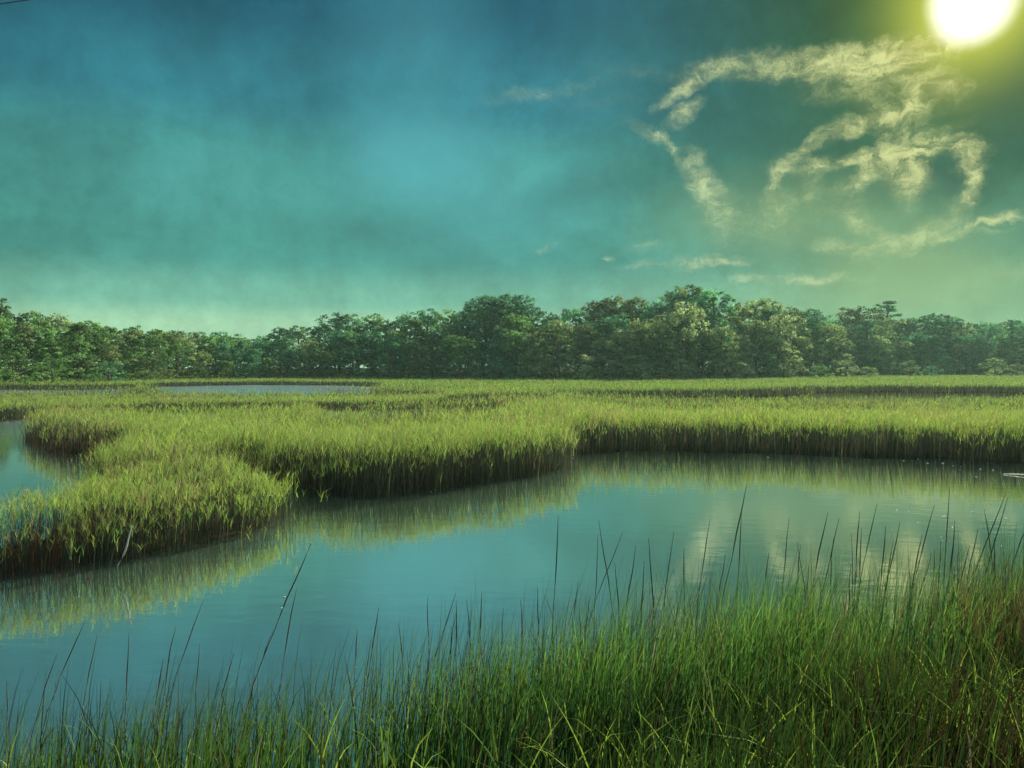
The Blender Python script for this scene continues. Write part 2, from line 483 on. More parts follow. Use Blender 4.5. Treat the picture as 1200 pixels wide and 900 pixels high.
# ------------------------------------------------------------------ grass of the near bank
def bank():
    acc = Acc()
    # dense sward behind the shore line
    n = 118000
    y = np.sqrt(RNG.uniform(0.9 ** 2, 9.5 ** 2, n)); x = RNG.uniform(-0.5, 0.5, n) * (1.72 * y + 1.2 * np.clip(6 - y, 0, 6) * (RNG.random(n) < 0.5))
    ys = np.interp(x, SH[:, 0], SH[:, 1])
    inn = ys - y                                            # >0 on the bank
    px = 600 + FPX * x / y
    lush = smooth01((px - 150) / 650)                        # thin and low to the west, lush to the east
    clump = fbm(x * 1.1, y * 1.1, 51); clump2 = vnoise(x * 3.2, y * 3.2, 61)
    dens = (0.34 + 0.66 * lush) * (1 - 0.45 * np.exp(-((px - 470) / 110) ** 2)) * smooth01((inn + 0.55 + 0.5 * (clump - 0.5)) / 0.9) * (0.10 + 1.5 * clump * clump2 ** 0.5)
    ok = RNG.random(n) < dens
    x, y, px, inn, lush, clump, clump2 = [a[ok] for a in (x, y, px, inn, lush, clump, clump2)]
    n = len(x)
    z = ground_z(x, y)
    edge = np.exp(-((inn - 0.1) / 0.7) ** 2)
    h = (0.42 + 0.16 * lush) + 0.30 * edge * (0.45 + 0.55 * lush) + 0.22 * (clump - 0.5) + 0.12 * (clump2 - 0.5)
    h *= RNG.uniform(0.6, 1.15, n)
    h = np.clip(h, 0.12, None)
    w = RNG.uniform(0.005, 0.0125, n)
    ang = RNG.normal(0.1, 1.2, n); lean = np.abs(RNG.normal(0.13, 0.12, n)); curl = np.abs(RNG.normal(0, 0.09, n))
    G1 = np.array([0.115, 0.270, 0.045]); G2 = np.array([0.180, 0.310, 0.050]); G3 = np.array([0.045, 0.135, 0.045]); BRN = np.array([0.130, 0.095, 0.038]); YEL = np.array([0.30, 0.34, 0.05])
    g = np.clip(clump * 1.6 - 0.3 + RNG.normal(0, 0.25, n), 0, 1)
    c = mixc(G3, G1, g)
    e = smooth01((px - 850) / 300)
    sel = RNG.random(n) < 0.25 + 0.25 * e; c[sel] = G2
    sel = RNG.random(n) < 0.06 + 0.30 * smooth01((px - 1040) / 130) * (RNG.random(n) < 0.7) + 0.25 * e * smooth01((inn + 0.2) / 0.5) * smooth01((clump - 0.45) / 0.2); c[sel] = BRN
    sel = RNG.random(n) < 0.014; c[sel] = np.array([0.30, 0.29, 0.17])
    c *= (1 - 0.76 * smooth01((inn - 0.6) / 1.0) * smooth01((px - 350) / 350))[:, None]  # painted shade: tint darkened behind the shore, more toward the east
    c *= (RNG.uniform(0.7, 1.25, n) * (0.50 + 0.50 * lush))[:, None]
    base = np.stack([x, y, z - 0.02], 1)
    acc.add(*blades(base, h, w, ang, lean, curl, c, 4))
    # emergent stems in the shallow edge, sparse, upright
    n = 7500
    x = RNG.uniform(-0.86, 0.86, n) * 7.5; ys = np.interp(x, SH[:, 0], SH[:, 1])
    y = ys + np.abs(RNG.normal(0, 0.42, n)) - 0.25
    px = 600 + FPX * x / y
    lush = smooth01((px - 150) / 650)
    cl = vnoise(x * 2.6, y * 2.6, 71)
    ok = (RNG.random(n) < (0.25 + 0.75 * lush) * smooth01((cl - 0.22) / 0.4))
    x, y, px, lush = x[ok], y[ok], px[ok], lush[ok]; n = len(x)
    z = np.minimum(ground_z(x, y), 0.1)
    h = (0.50 + 0.42 * lush) * RNG.uniform(0.55, 1.35, n) + 0.2
    w = RNG.uniform(0.004, 0.0085, n)
    c = mixc(np.array([0.045, 0.115, 0.040]), np.array([0.13, 0.25, 0.055]), RNG.random(n)) * RNG.uniform(0.7, 1.2, n)[:, None]
    acc.add(*blades(np.stack([x, y, z - 0.05], 1), h, w, RNG.normal(0.1, 1.0, n), np.abs(RNG.normal(0.14, 0.10, n)), np.abs(RNG.normal(0, 0.06, n)), c, 4))
    # thin upright flowering stems among the blades
    n = 3600
    x = RNG.uniform(-0.86, 0.86, n) * 7.5; ys = np.interp(x, SH[:, 0], SH[:, 1])
    y = ys + RNG.normal(-0.15, 0.5, n)
    px = 600 + FPX * x / y
    ok = RNG.random(n) < np.interp(px, [0, 150, 400, 700, 1200], [0.5, 0.35, 0.55, 0.9, 1.0]) * smooth01((vnoise(x * 2.1, y * 2.1, 91) - 0.15) / 0.4)
    x, y, px = x[ok], y[ok], px[ok]; n = len(x)
    z = np.minimum(ground_z(x, y), 0.15)
    h = (0.72 + 0.30 * smooth01((px - 200) / 600)) * RNG.uniform(0.7, 1.38, n)
    c = mixc(np.array([0.022, 0.040, 0.020]), np.array([0.060, 0.075, 0.035]), RNG.random(n))
    acc.add(*blades(np.stack([x, y, z - 0.05], 1), h, RNG.uniform(0.005, 0.0085, n), RNG.normal(0.1, 0.9, n), np.abs(RNG.normal(0.10, 0.09, n)), np.abs(RNG.normal(0, 0.03, n)), c, 4))
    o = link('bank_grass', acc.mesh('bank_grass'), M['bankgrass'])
    tag(o, 'dark wet green grass covering the near bank of the pond, shade painted in behind the shore', 'grass', None, 'stuff')
    # broad, bright blades close to the viewer
    acc = Acc()
    n = 4200
    y = np.sqrt(RNG.uniform(1.8 ** 2, 4.6 ** 2, n)); x = RNG.uniform(-0.8, 0.86, n) * y
    px = 600 + FPX * x / y
    ok = RNG.random(n) < np.interp(px, [0, 350, 600, 900, 1200], [0.02, 0.06, 0.30, 0.9, 1.0]) * (0.3 + vnoise(x * 1.4, y * 1.4, 81))
    x, y = x[ok], y[ok]; n = len(x)
    z = ground_z(x, y)
    h = RNG.uniform(0.28, 0.62, n); w = RNG.uniform(0.006, 0.014, n)
    c = mixc(np.array([0.15, 0.33, 0.04]), np.array([0.34, 0.46, 0.06]), RNG.random(n)) * RNG.uniform(0.75, 1.15, n)[:, None]
    acc.add(*blades(np.stack([x, y, z - 0.02], 1), h, w, RNG.uniform(0, 2 * PI, n), np.abs(RNG.normal(0.28, 0.18, n)), np.abs(RNG.normal(0.1, 0.25, n)), c, 6))
    o = link('bank_grass', acc.mesh('bank_grass'), M['bankgrass'])
    tag(o, 'broad bright yellow-green blades standing in front of the darker bank grass', 'grass', None, 'stuff')


bank()


# ------------------------------------------------------------------ tubes
def tube(path, radii, sides=6):
    path = np.asarray(path, float); n = len(path)
    d = np.gradient(path, axis=0); d /= np.linalg.norm(d, axis=1)[:, None] + 1e-9
    ref = np.where(np.abs(d[:, 2:3]) > 0.9, np.array([[1.0, 0, 0]]), np.array([[0, 0, 1.0]]))
    u = np.cross(d, ref); u /= np.linalg.norm(u, axis=1)[:, None] + 1e-9
    w = np.cross(d, u)
    a = np.linspace(0, 2 * PI, sides, endpoint=False)
    r = np.asarray(radii, float)[:, None, None]
    v = path[:, None, :] + r * (np.cos(a)[None, :, None] * u[:, None, :] + np.sin(a)[None, :, None] * w[:, None, :])
    i = np.arange(n - 1)[:, None] * sides; j = np.arange(sides)[None, :]; k = (j + 1) % sides
    f = np.stack([i + j, i + k, i + sides + k, i + sides + j], -1).reshape(-1, 4)
    return v.reshape(-1, 3), f


class Tubes:
    def __init__(self): self.v, self.f, self.n = [], [], 0
    def add(self, path, radii, sides=6):
        v, f = tube(path, radii, sides); self.v.append(v); self.f.append(f + self.n); self.n += len(v)
    def mesh(self, name): return mesh_np(name, np.vstack(self.v), np.vstack(self.f), smooth=True)


# ------------------------------------------------------------------ individual stalks over the water
def stalk(tip, low, d, label, group, fat=1.0):
    """tip / low: two points of the stalk as seen in the photograph, d its distance"""
    tx, ty, tz = world(tip[0], tip[1], d)
    lx, ly, lz = world(low[0], low[1], d)
    y0 = d - 0.02
    zg = -0.12
    s = (zg - tz) / (lz - tz)
    bx = tx + (lx - tx) * (s * 0.75 + 0.25)
    t = np.linspace(0, 1, 9)
    lean_y = RNG.uniform(-0.10, 0.12)
    path = np.stack([bx + (tx - bx) * (0.75 * t + 0.25 * t * t), y0 + lean_y * t * t, zg + (tz - zg) * t], 1)
    path[1:-1, 0] += RNG.normal(0, 0.004, 7)
    H = tz - zg
    tb = Tubes(); tb.add(path, fat * (0.0043 - 0.0025 * t), 5)
    # one or two narrow leaves along the stem
    for q in range(2):
        k = RNG.integers(2, 5); p0 = path[k]; sg = RNG.choice([-1, 1]); Ll = RNG.uniform(0.12, 0.28)
        tt = np.linspace(0, 1, 5)
        lp = np.stack([p0[0] + sg * Ll * 0.35 * tt ** 1.3, p0[1] + 0.05 * RNG.normal() * tt, p0[2] + Ll * tt], 1)
        tb.add(lp, fat * (0.0026 * (1 - tt) + 0.0005), 4)
    root = path[0].copy()
    tb.v = [v - root for v in tb.v]
    o = link('reed_stalk', tb.mesh('reed_stalk'), M['stalk'])
    o.location = root
    tag(o, label, 'reed', group)
    k = np.linspace(0.66, 1.0, 8)
    sp = np.stack([np.interp(k, t, path[:, i]) for i in range(3)], 1) - root
    rr = fat * np.array([0.0030, 0.0042, 0.0049, 0.0048, 0.0043, 0.0035, 0.0024, 0.0006])
    sh = Tubes(); sh.add(sp, rr * RNG.uniform(0.7, 1.05), 6)
    link('seed_head', sh.mesh('seed_head'), M['seed'], o)
    return o


GW = 'thin dark stalks standing in the open water at the thin end of the bank'
GM = 'dark seed stalks rising over the water in the middle of the bank'
GE = 'dark seed stalks rising over the cloud reflection'
LW = 'thin dark reed stalk in open water where the bank grass is sparse'
LM = 'thin dark seed stalk rising from the middle of the near bank grass'
LE = 'thin dark seed stalk rising from the lush bank grass before the cloud reflection'
stalk((366, 636), (290, 830), 5.2, 'longest dark reed stalk, leaning far over open water at the sparse end of the bank', None, 1.25)
stalk((347, 690), (326, 825), 5.1, 'upright thin dark reed stalk just beside the longest leaning stalk', None)
for a, b in [((233, 708), (196, 830)), ((200, 738), (186, 850)), ((108, 748), (93, 870)), ((90, 735), (55, 840)), ((236, 753), (229, 850)), ((272, 768), (251, 850)),
             ((188, 775), (182, 830)), ((158, 738), (152, 832)), ((62, 770), (40, 850)), ((20, 790), (12, 860)), ((130, 790), (118, 870)), ((300, 790), (288, 860))]:
    stalk(a, b, RNG.uniform(4.7, 5.3), LW, GW, 0.95)
stalk((655, 607), (646, 760), 5.9, 'tall straight dark stalk standing alone over the middle of the pond', None, 1.2)
for a, b in [((703, 612), (722, 735)), ((700, 627), (695, 755)), ((730, 625), (680, 755)), ((745, 640), (729, 748)), ((763, 634), (770, 755)), ((793, 627), (776, 740)),
             ((500, 703), (505, 830)), ((443, 714), (430, 800)), ((470, 724), (478, 830)), ((536, 700), (535, 800)), ((547, 700), (555, 790)), ((630, 688), (632, 800)),
             ((565, 690), (560, 780)), ((610, 700), (612, 770)), ((418, 740), (414, 830)), ((437, 745), (424, 830)), ((677, 680), (668, 770)), ((718, 655), (726, 740)), ((590, 715), (585, 800)), ((756, 660), (750, 750))]:
    stalk(a, b, RNG.uniform(5.3, 6.1), LM, GM, 1.0)
stalk((879, 570), (841, 735), 6.6, 'tallest leaning stalk at the start of the lush bank grass, over the cloud reflection', None, 1.2)
for a, b in [((828, 607), (815, 720)), ((873, 602), (865, 690)), ((925, 608), (914, 720)), ((965, 598), (945, 720)), ((981, 606), (962, 700)), ((1004, 598), (998, 720)),
             ((1028, 590), (1000, 715)), ((1050, 610), (1030, 730)), ((1040, 618), (1030, 700)), ((1095, 592), (1066, 700)), ((1118, 572), (1102, 720)), ((1121, 610), (1110, 700)),
             ((1150, 622), (1128, 705)), ((1154, 596), (1166, 690)), ((1180, 576), (1130, 700)), ((1198, 610), (1172, 690)), ((1076, 625), (1062, 705)), ((905, 650), (890, 725)),
             ((850, 650), (836, 730)), ((800, 640), (802, 730)), ((940, 640), (930, 720)), ((1012, 620), (1005, 710)), ((1190, 585), (1150, 690)), ((1140, 640), (1120, 705))]:
    stalk(a, b, RNG.uniform(6.3, 7.2), LE, GE, 1.05)

SR = random.Random(3)
for q in range(34):
    tx = SR.uniform(520, 1195); lush = (tx - 520) / 675
    ty = SR.uniform(690, 745) - 95 * lush * SR.random() - 25 * lush
    ln = SR.gauss(14, 14)
    stalk((tx, ty), (tx - ln, ty + 110), SR.uniform(5.4, 6.0) + 0.9 * lush, LM if tx < 800 else LE, GM if tx < 800 else GE, 0.9)

# ------------------------------------------------------------------ bleached bits: driftwood, dry reeds, flecks of froth and sun glint
def drift(name, a, b, r, bend, label, cat):
    a = np.array(a, float); b = np.array(b, float); t = np.linspace(0, 1, 9)[:, None]
    p = a * (1 - t) + b * t
    p[:, 2] += bend * np.sin(PI * t[:, 0]); p[:, 0] += 0.02 * np.sin(5 * t[:, 0])
    tb = Tubes(); tb.add(p - a, r * (1 - 0.6 * np.abs(2 * t[:, 0] - 0.8)) + 0.002, 7)
    o = link(name, tb.mesh(name), M['dry']); o.location = a
    tag(o, label, cat)
    return o

x0, y0 = at(1176, 556.0); x1, y1 = at(1225, 559.5)
drift('driftwood_stick', (x0, y0, 0.005), (x1, y1, 0.02), 0.014, 0.012, 'pale bleached stick floating on the pond below the dark grass bank', 'driftwood')
x0, y0 = at(303, 588, 0.35); x1, y1 = at(325, 580, 0.42)
drift('dry_reed', (x0, y0, 0.36), (x1, y1 - 0.1, 0.40), 0.012, 0.06, 'bent white dry reed at the tip of the rounded grass point', 'reed')
x0, y0 = at(186, 640, 0.1); x1, y1 = at(178, 640, 0.3)
drift('dry_reed', (x0, 9.6, 0.12), (x1 - 0.1, 9.6, 0.62), 0.010, 0.0, 'upright pale dry reed stem against the dark face of the rounded grass point', 'reed')

def foam_glints():  # white specks modelled for sun glints on the ripples, some of them froth
    v, f, n = [], [], 0
    pts = []
    for px, py in [(1059, 540), (1076, 538), (1087, 543), (1105, 543), (1117, 546), (1126, 547), (1125, 550.5), (1149, 550), (1164, 551), (1149, 540), (1144, 559), (671, 537), (505, 576), (510, 574), (620, 556), (333, 700), (330, 713), (900, 536)]:
        pts.append((px, py))
    for q in range(26):
        pts.append((RNG.uniform(1020, 1190), RNG.uniform(598, 640)))
    for px, py in pts:
        x, y = at(px, py); r = RNG.uniform(0.0006, 0.0012) * y
        a = np.linspace(0, 2 * PI, 7, endpoint=False)
        ring = np.stack([x + r * np.cos(a) * RNG.uniform(1, 1.8), y + r * np.sin(a), np.full(7, 0.004)], 1)
        top = np.stack([x + 0.5 * r * np.cos(a), y + 0.5 * r * np.sin(a), np.full(7, 0.004 + 0.6 * r)], 1)
        v += [ring, top, np.array([[x, y, 0.004 + 0.75 * r]])]
        for j in range(7):
            k = (j + 1) % 7
            f.append((n + j, n + k, n + 7 + k, n + 7 + j)); f.append((n + 7 + j, n + 7 + k, n + 14, n + 14))
        n += 15
    me = bpy.data.meshes.new('foam_glints')
    me.from_pydata(np.vstack(v).tolist(), [], [tuple(dict.fromkeys(q)) for q in f]); me.update()
    tag(link('foam_glints', me, M['foam_glints']), 'white flecks on the pond below the grass banks, sun glints modelled as floating froth', 'foam_glints', None, 'stuff')
foam_glints()

# ------------------------------------------------------------------ overhead cable at the very top corner of the view
def cable():
    a = np.array(world(-900, 70, 24.0)); b = np.array(world(420, -95, 24.0))
    t = np.linspace(0, 1, 25)[:, None]
    p = a * (1 - t) + b * t
    p[:, 2] -= 0.35 * np.sin(PI * t[:, 0])
    # bring it through the corner of the photograph
    tgt = np.array(world(20, 1.8, 24.0)); i = np.interp(tgt[0], p[:, 0], p[:, 2])
    p[:, 2] += tgt[2] - i
    tb = Tubes(); tb.add(p - a, np.full(25, 0.016), 8)
    o = link('overhead_cable', tb.mesh('overhead_cable'), M['wire']); o.location = a
    tag(o, 'thin black overhead cable crossing the top corner of the sky', 'cable')
cable()

# ------------------------------------------------------------------ trees
def make_tree_mesh(kind, seed):
    """unit tree about 10 m tall -> (trunk mesh, crown mesh)"""
    r = np.random.default_rng(seed)
    H = 10.0
    tb = Tubes()
    spread = {'broad': 3.9, 'layered': 3.5, 'pine': 2.7, 'pale': 3.6, 'shrub': 5.2, 'tall': 3.3}[kind]
    z0 = {'broad': 0.07, 'layered': 0.06, 'pine': 0.66, 'pale': 0.05, 'shrub': 0.02, 'tall': 0.12}[kind]
    nc = {'broad': 48, 'layered': 50, 'pine': 14, 'pale': 50, 'shrub': 28, 'tall': 46}[kind]
    flat = {'broad': 0.78, 'layered': 0.55, 'pine': 0.45, 'pale': 0.8, 'shrub': 0.75, 'tall': 0.8}[kind]
    nl = {'broad': 130, 'layered': 120, 'pine': 130, 'pale': 110, 'shrub': 120, 'tall': 130}[kind]
    bend = r.normal(0, 0.25, 2)
    tz = np.linspace(0, 0.92, 9)
    tp = np.stack([bend[0] * tz ** 2 * 3, bend[1] * tz ** 2 * 3, tz * H], 1); tp[1:, :2] += r.normal(0, 0.06, (8, 2))
    tb.add(tp, 0.24 * (1 - tz) ** 0.8 + 0.03, 8)
    cs = []
    if kind in ('broad', 'tall', 'pale', 'shrub'):
        nlobe = {'broad': 11, 'tall': 10, 'pale': 12, 'shrub': 7}[kind]
        lobes = []
        for i in range(nlobe):
            if i == 0:
                lr = spread * r.uniform(0.46, 0.6); lobes.append((r.normal(0, 0.2), r.normal(0, 0.2), H - lr * 0.92, lr)); continue
            u = (i - 0.5) / (nlobe - 1)                       # 0 top .. 1 bottom
            a = i * 2.39996 + r.normal(0, 0.4)
            lr = spread * r.uniform(0.36, 0.54)
            rr = spread * (0.34 + 0.36 * min(1, u * 1.6)) * r.uniform(0.75, 1.1)
            if kind == 'tall': rr *= 0.9
            zz = H * (0.86 - (0.86 - z0 - 0.10) * u) + r.normal(0, 0.25)
            zz = min(zz, H - lr * 0.9)
            lobes.append((math.cos(a) * rr, math.sin(a) * rr, zz, lr))
        for (lx, ly, lz, lr) in lobes:
            m = 11
            for j in range(m):
                ph = j * 2.39996 + r.normal(0, 0.3); ct = 1 - 1.45 * (j + 0.4) / m
                st = math.sqrt(max(0, 1 - ct * ct)); q = lr * r.uniform(0.62, 0.95)
                cs.append((lx + q * st * math.cos(ph), ly + q * st * math.sin(ph), max(0.35, lz + q * ct * 0.85), lr * r.uniform(0.30, 0.46)))
        nl = int(nl * 0.62)
        nc = 0
    for i in range(nc):
        u = (i + r.random()) / nc
        zz = z0 + (1 - z0) * u
        if kind == 'pine':
            prof = 0.55 + 0.45 * math.sin(PI * min(1, u * 0.9 + 0.1))
        elif kind in ('broad', 'tall'):
            prof = min(1.0, 0.66 + 0.6 * u) * math.sqrt(max(0.04, 1 - (max(0.0, u - 0.35) / 0.66) ** 2))
        elif kind == 'layered':
            prof = (1 - u) ** 0.5 * 0.92 + 0.15
        else:
            prof = math.sqrt(max(0.02, 1 - (u * 0.97) ** 2))
        a = i * 2.39996 + r.normal(0, 0.5)
        rr = spread * prof * math.sqrt(r.uniform(0.15, 1.0)) * 0.86
        cr = spread * r.uniform(0.18, 0.34) * (0.75 + 0.4 * prof)
        zc = min(zz * H, H - flat * cr)
        cs.append((math.cos(a) * rr, math.sin(a) * rr, zc, cr))
    v, f, c, n = [], [], [], 0
    for (x, y, z, cr) in cs:
        k = np.interp(max(0.05, (z - 0.25 * math.hypot(x, y) - 0.3) / H), tz, np.arange(9))
        p0 = np.array([np.interp(k, np.arange(9), tp[:, q]) for q in range(3)])
        if r.random() < (0.6 if len(cs) < 60 else 0.16):
            t = np.linspace(0, 1, 5)
            lp = p0[None, :] * (1 - t[:, None]) + np.array([x + tp[4, 0], y + tp[4, 1], z])[None, :] * t[:, None]
            lp[:, 2] += 0.25 * np.sin(PI * t)
            tb.add(lp, 0.075 * (1 - t) + 0.015, 5)
        m = int(nl * (cr / (0.28 * spread)) ** 1.6)
        d = r.normal(0, 1, (m, 3)); d /= np.linalg.norm(d, axis=1)[:, None]
        d[:, 2] = np.where(d[:, 2] < -0.35, -d[:, 2], d[:, 2])
        rad = cr * r.uniform(0.45, 1.08, m) ** 0.7
        lump = 0.8 + 0.35 * np.sin(d[:, 0] * 5 + z) * np.sin(d[:, 1] * 4 + x)
        pc = np.array([x + tp[4, 0], y + tp[4, 1], z]) + d * (rad * lump)[:, None] * np.array([1, 1, flat])
        nrm = d * 0.7 + r.normal(0, 0.55, (m, 3)) + np.array([0, 0, 0.35]); nrm /= np.linalg.norm(nrm, axis=1)[:, None]
        a1 = np.cross(nrm, r.normal(0, 1, (m, 3))); a1 /= np.linalg.norm(a1, axis=1)[:, None]
        a2 = np.cross(nrm, a1)
        s = r.uniform(0.08, 0.17, m) * {'pine': 0.95, 'shrub': 1.3}.get(kind, 1.0)
        q = np.empty((m, 4, 3))
        q[:, 0] = pc - a1 * s[:, None] * 1.3
        q[:, 1] = pc + a2 * s[:, None] * 0.75
        q[:, 2] = pc + a1 * s[:, None] * 1.3
        q[:, 3] = pc - a2 * s[:, None] * 0.75
        v.append(q.reshape(-1, 3)); f.append((np.arange(m) * 4)[:, None] + np.arange(4)[None, :] + n); n += 4 * m
        tone = r.choice([0.5, 0.75, 1.0, 1.3, 1.7])
        col = np.array([0.100, 0.120, 0.072])[None, :] * tone * r.uniform(0.7, 1.35, m)[:, None]
        col = col + np.array([0.012, 0.006, -0.004])[None, :] * r.normal(0, 1, m)[:, None]
        c.append(np.repeat(np.clip(col, 0.006, 1), 4, axis=0))
    crown = mesh_np('crown', np.vstack(v), np.vstack(f), np.vstack(c))
    return tb.mesh('trunk'), crown


PROTO = {}
for kind, cnt in (('broad', 5), ('layered', 4), ('pine', 2), ('pale', 4), ('shrub', 3), ('tall', 3)):
    PROTO[kind] = [make_tree_mesh(kind, 100 + 17 * i + len(kind) * 7) for i in range(cnt)]
NAMES = {'broad': 'broadleaf_tree', 'layered': 'broadleaf_tree', 'pine': 'pine_tree', 'pale': 'pale_tree', 'shrub': 'shrub', 'tall': 'broadleaf_tree'}
CATS = {'broad': 'tree', 'layered': 'tree', 'pine': 'tree', 'pale': 'tree', 'shrub': 'shrub', 'tall': 'tree'}


def tree(kind, px, d, top=None, height=None, wide=1.0, mat='leaf_dark', label='', group=None, which=None):
    x = (px - 600.0) / FPX * d
    zb = float(ground_z(np.array([x]), np.array([d]))[0])
    if height is None:
        height = CAM_H + (HZ - top) / FPX * d - zb
    s = height / 10.0
    tm, cm = PROTO[kind][which if which is not None else random.randrange(len(PROTO[kind]))]
    o = empty(NAMES[kind], (x, d, zb - 0.1))
    o.rotation_euler = (0, 0, random.uniform(0, 2 * PI))
    o.scale = (s * wide, s * wide, s)
    tag(o, label, CATS[kind], group)
    for nm, me, mt in (('trunk', tm, M['bark']), ('crown', cm, M[mat])):
        c = bpy.data.objects.new(nm, me); COL.objects.link(c); c.parent = o
        if not me.materials: me.materials.append(None)
        c.material_slots[0].link = 'OBJECT'; c.material_slots[0].material = mt
    return o


SKY_X = [-200, 0, 30, 60, 100, 150, 175, 200, 240, 270, 300, 335, 350, 372, 400, 450, 500, 530, 560, 590, 620, 640, 660, 690, 720, 750, 775, 805, 840, 880, 910, 940, 980, 1020, 1060, 1100, 1150, 1200, 1400]
SKY_Y = [350, 351, 360, 362, 364, 371, 370, 377, 385, 388, 387, 386, 376, 370, 366, 362, 362, 357, 352, 345, 352, 358, 360, 358, 347, 354, 350, 333, 342, 350, 347, 354, 362, 364, 365, 366, 368, 364, 364]
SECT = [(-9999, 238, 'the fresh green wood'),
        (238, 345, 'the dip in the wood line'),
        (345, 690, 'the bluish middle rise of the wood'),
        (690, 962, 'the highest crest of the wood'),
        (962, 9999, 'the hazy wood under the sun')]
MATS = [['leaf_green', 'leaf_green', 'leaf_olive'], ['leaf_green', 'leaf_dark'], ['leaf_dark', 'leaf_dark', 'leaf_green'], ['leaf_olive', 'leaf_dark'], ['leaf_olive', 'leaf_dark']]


def sect(px):
    for i, (a, b, t) in enumerate(SECT):
        if a <= px < b: return i


def put(px, d, frac, row, kinds, jit, wide, mats=None):
    i = sect(px)
    kind = random.choice(kinds)
    sky = float(np.interp(px, SKY_X, SKY_Y)) + random.uniform(*jit)
    basez = float(ground_z(np.array([(px - 600) / FPX * d]), np.array([float(d)]))[0])
    Ht = (CAM_H + (HZ - sky) / FPX * d - basez) * frac
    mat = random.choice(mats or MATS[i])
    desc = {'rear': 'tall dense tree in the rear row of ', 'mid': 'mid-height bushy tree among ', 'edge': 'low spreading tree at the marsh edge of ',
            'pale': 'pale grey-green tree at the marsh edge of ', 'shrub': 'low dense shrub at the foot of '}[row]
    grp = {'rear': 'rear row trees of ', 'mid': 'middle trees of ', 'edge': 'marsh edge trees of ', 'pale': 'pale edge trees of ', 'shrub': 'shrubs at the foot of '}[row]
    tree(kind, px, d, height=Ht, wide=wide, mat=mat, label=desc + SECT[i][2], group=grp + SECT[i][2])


# named single trees first
tree('pine', 1036, 262, top=352, wide=1.05, mat='leaf_dark', label='lone flat-crowned pine poking out above the hazy stretch of wood', which=0)
tree('broad', 590, 172, top=344, wide=1.25, mat='leaf_dark', label='big round-crowned dark tree at the top of the middle rise of the wood', which=0)
tree('tall', 806, 182, top=331, wide=1.35, mat='leaf_dark', label='tallest tree of all, a broad dark dome on the highest crest of the wood', which=1)
tree('tall', 718, 176, top=346, wide=1.2, mat='leaf_olive', label='loose open-crowned tree with sky showing through, beside the dip before the highest crest', which=2)
tree('layered', 92, 117, top=378, wide=1.0, mat='leaf_green', label='bright fresh green tree with tiered branches at the marsh edge', which=1)
tree('pale', 492, 146, top=402, wide=1.0, mat='leaf_pale', label='small pale green rounded tree in front of the dark middle rise', which=0)
tree('shrub', 1131, 224, top=392, wide=1.0, mat='leaf_dark', label='dark round solitary bush standing before the hazy wood', which=0)
tree('pale', 600, 150, top=385, wide=0.9, mat='leaf_green', label='fresh green bushy tree below the big round crown of the middle rise', which=2)

rp = random.Random(5)
random.seed(19)
px = -70
while px < 1275:                                   # rear row makes the skyline
    f = float(wood_front(px))
    put(px, f + random.uniform(22, 34), 1.0, 'rear', ['broad', 'tall', 'pale', 'broad', 'tall'], (-5, 13), random.uniform(0.95, 1.3))
    px += random.uniform(20, 33) * 150 / (f + 25)
px = -80
while px < 1290:                                   # understorey that closes the wood at the ground
    f = float(wood_front(px)); i = sect(px)
    tree('shrub', px, f + random.uniform(15, 21), height=random.uniform(5.5, 9.0), wide=random.uniform(1.1, 1.5), mat=random.choice(MATS[i]),
         label='dark undergrowth bush between the trunks of ' + SECT[i][2], group='undergrowth of ' + SECT[i][2])
    px += 21 * 150 / f
px = -80
while px < 1280:                                   # second row
    f = float(wood_front(px))
    put(px, f + random.uniform(9, 16), random.uniform(0.68, 0.9), 'mid', ['broad', 'layered', 'tall', 'pale'], (0, 6), random.uniform(0.9, 1.2))
    px += random.uniform(20, 32) * 150 / (f + 10)
px = -80
while px < 1280:                                   # marsh edge
    f = float(wood_front(px)); i = sect(px)
    pale = (640 < px < 1010 and random.random() < 0.88) or random.random() < 0.12
    if pale:
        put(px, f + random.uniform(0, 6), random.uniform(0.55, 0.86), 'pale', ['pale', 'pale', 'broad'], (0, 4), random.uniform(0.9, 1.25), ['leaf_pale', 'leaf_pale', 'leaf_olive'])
    else:
        put(px, f + random.uniform(0, 6), random.uniform(0.36, 0.7), 'edge', ['layered', 'broad', 'pale'], (0, 4), random.uniform(0.95, 1.35))
    px += random.uniform(18, 30) * 150 / f
px = -60
while px < 1270:                                   # shrubs
    f = float(wood_front(px)); i = sect(px)
    d = f - random.uniform(1, 6)
    tree('shrub', px, d, height=random.uniform(2.4, 6.0) if px > 620 else random.uniform(1.8, 4.0), wide=random.uniform(0.9, 1.7), mat=random.choice(MATS[i] + ['leaf_pale', 'leaf_pale'] if px > 620 else MATS[i]),
         label='low dense shrub at the foot of ' + SECT[i][2], group='shrubs at the foot of ' + SECT[i][2])
    px += random.uniform(18, 44) * 150 / f

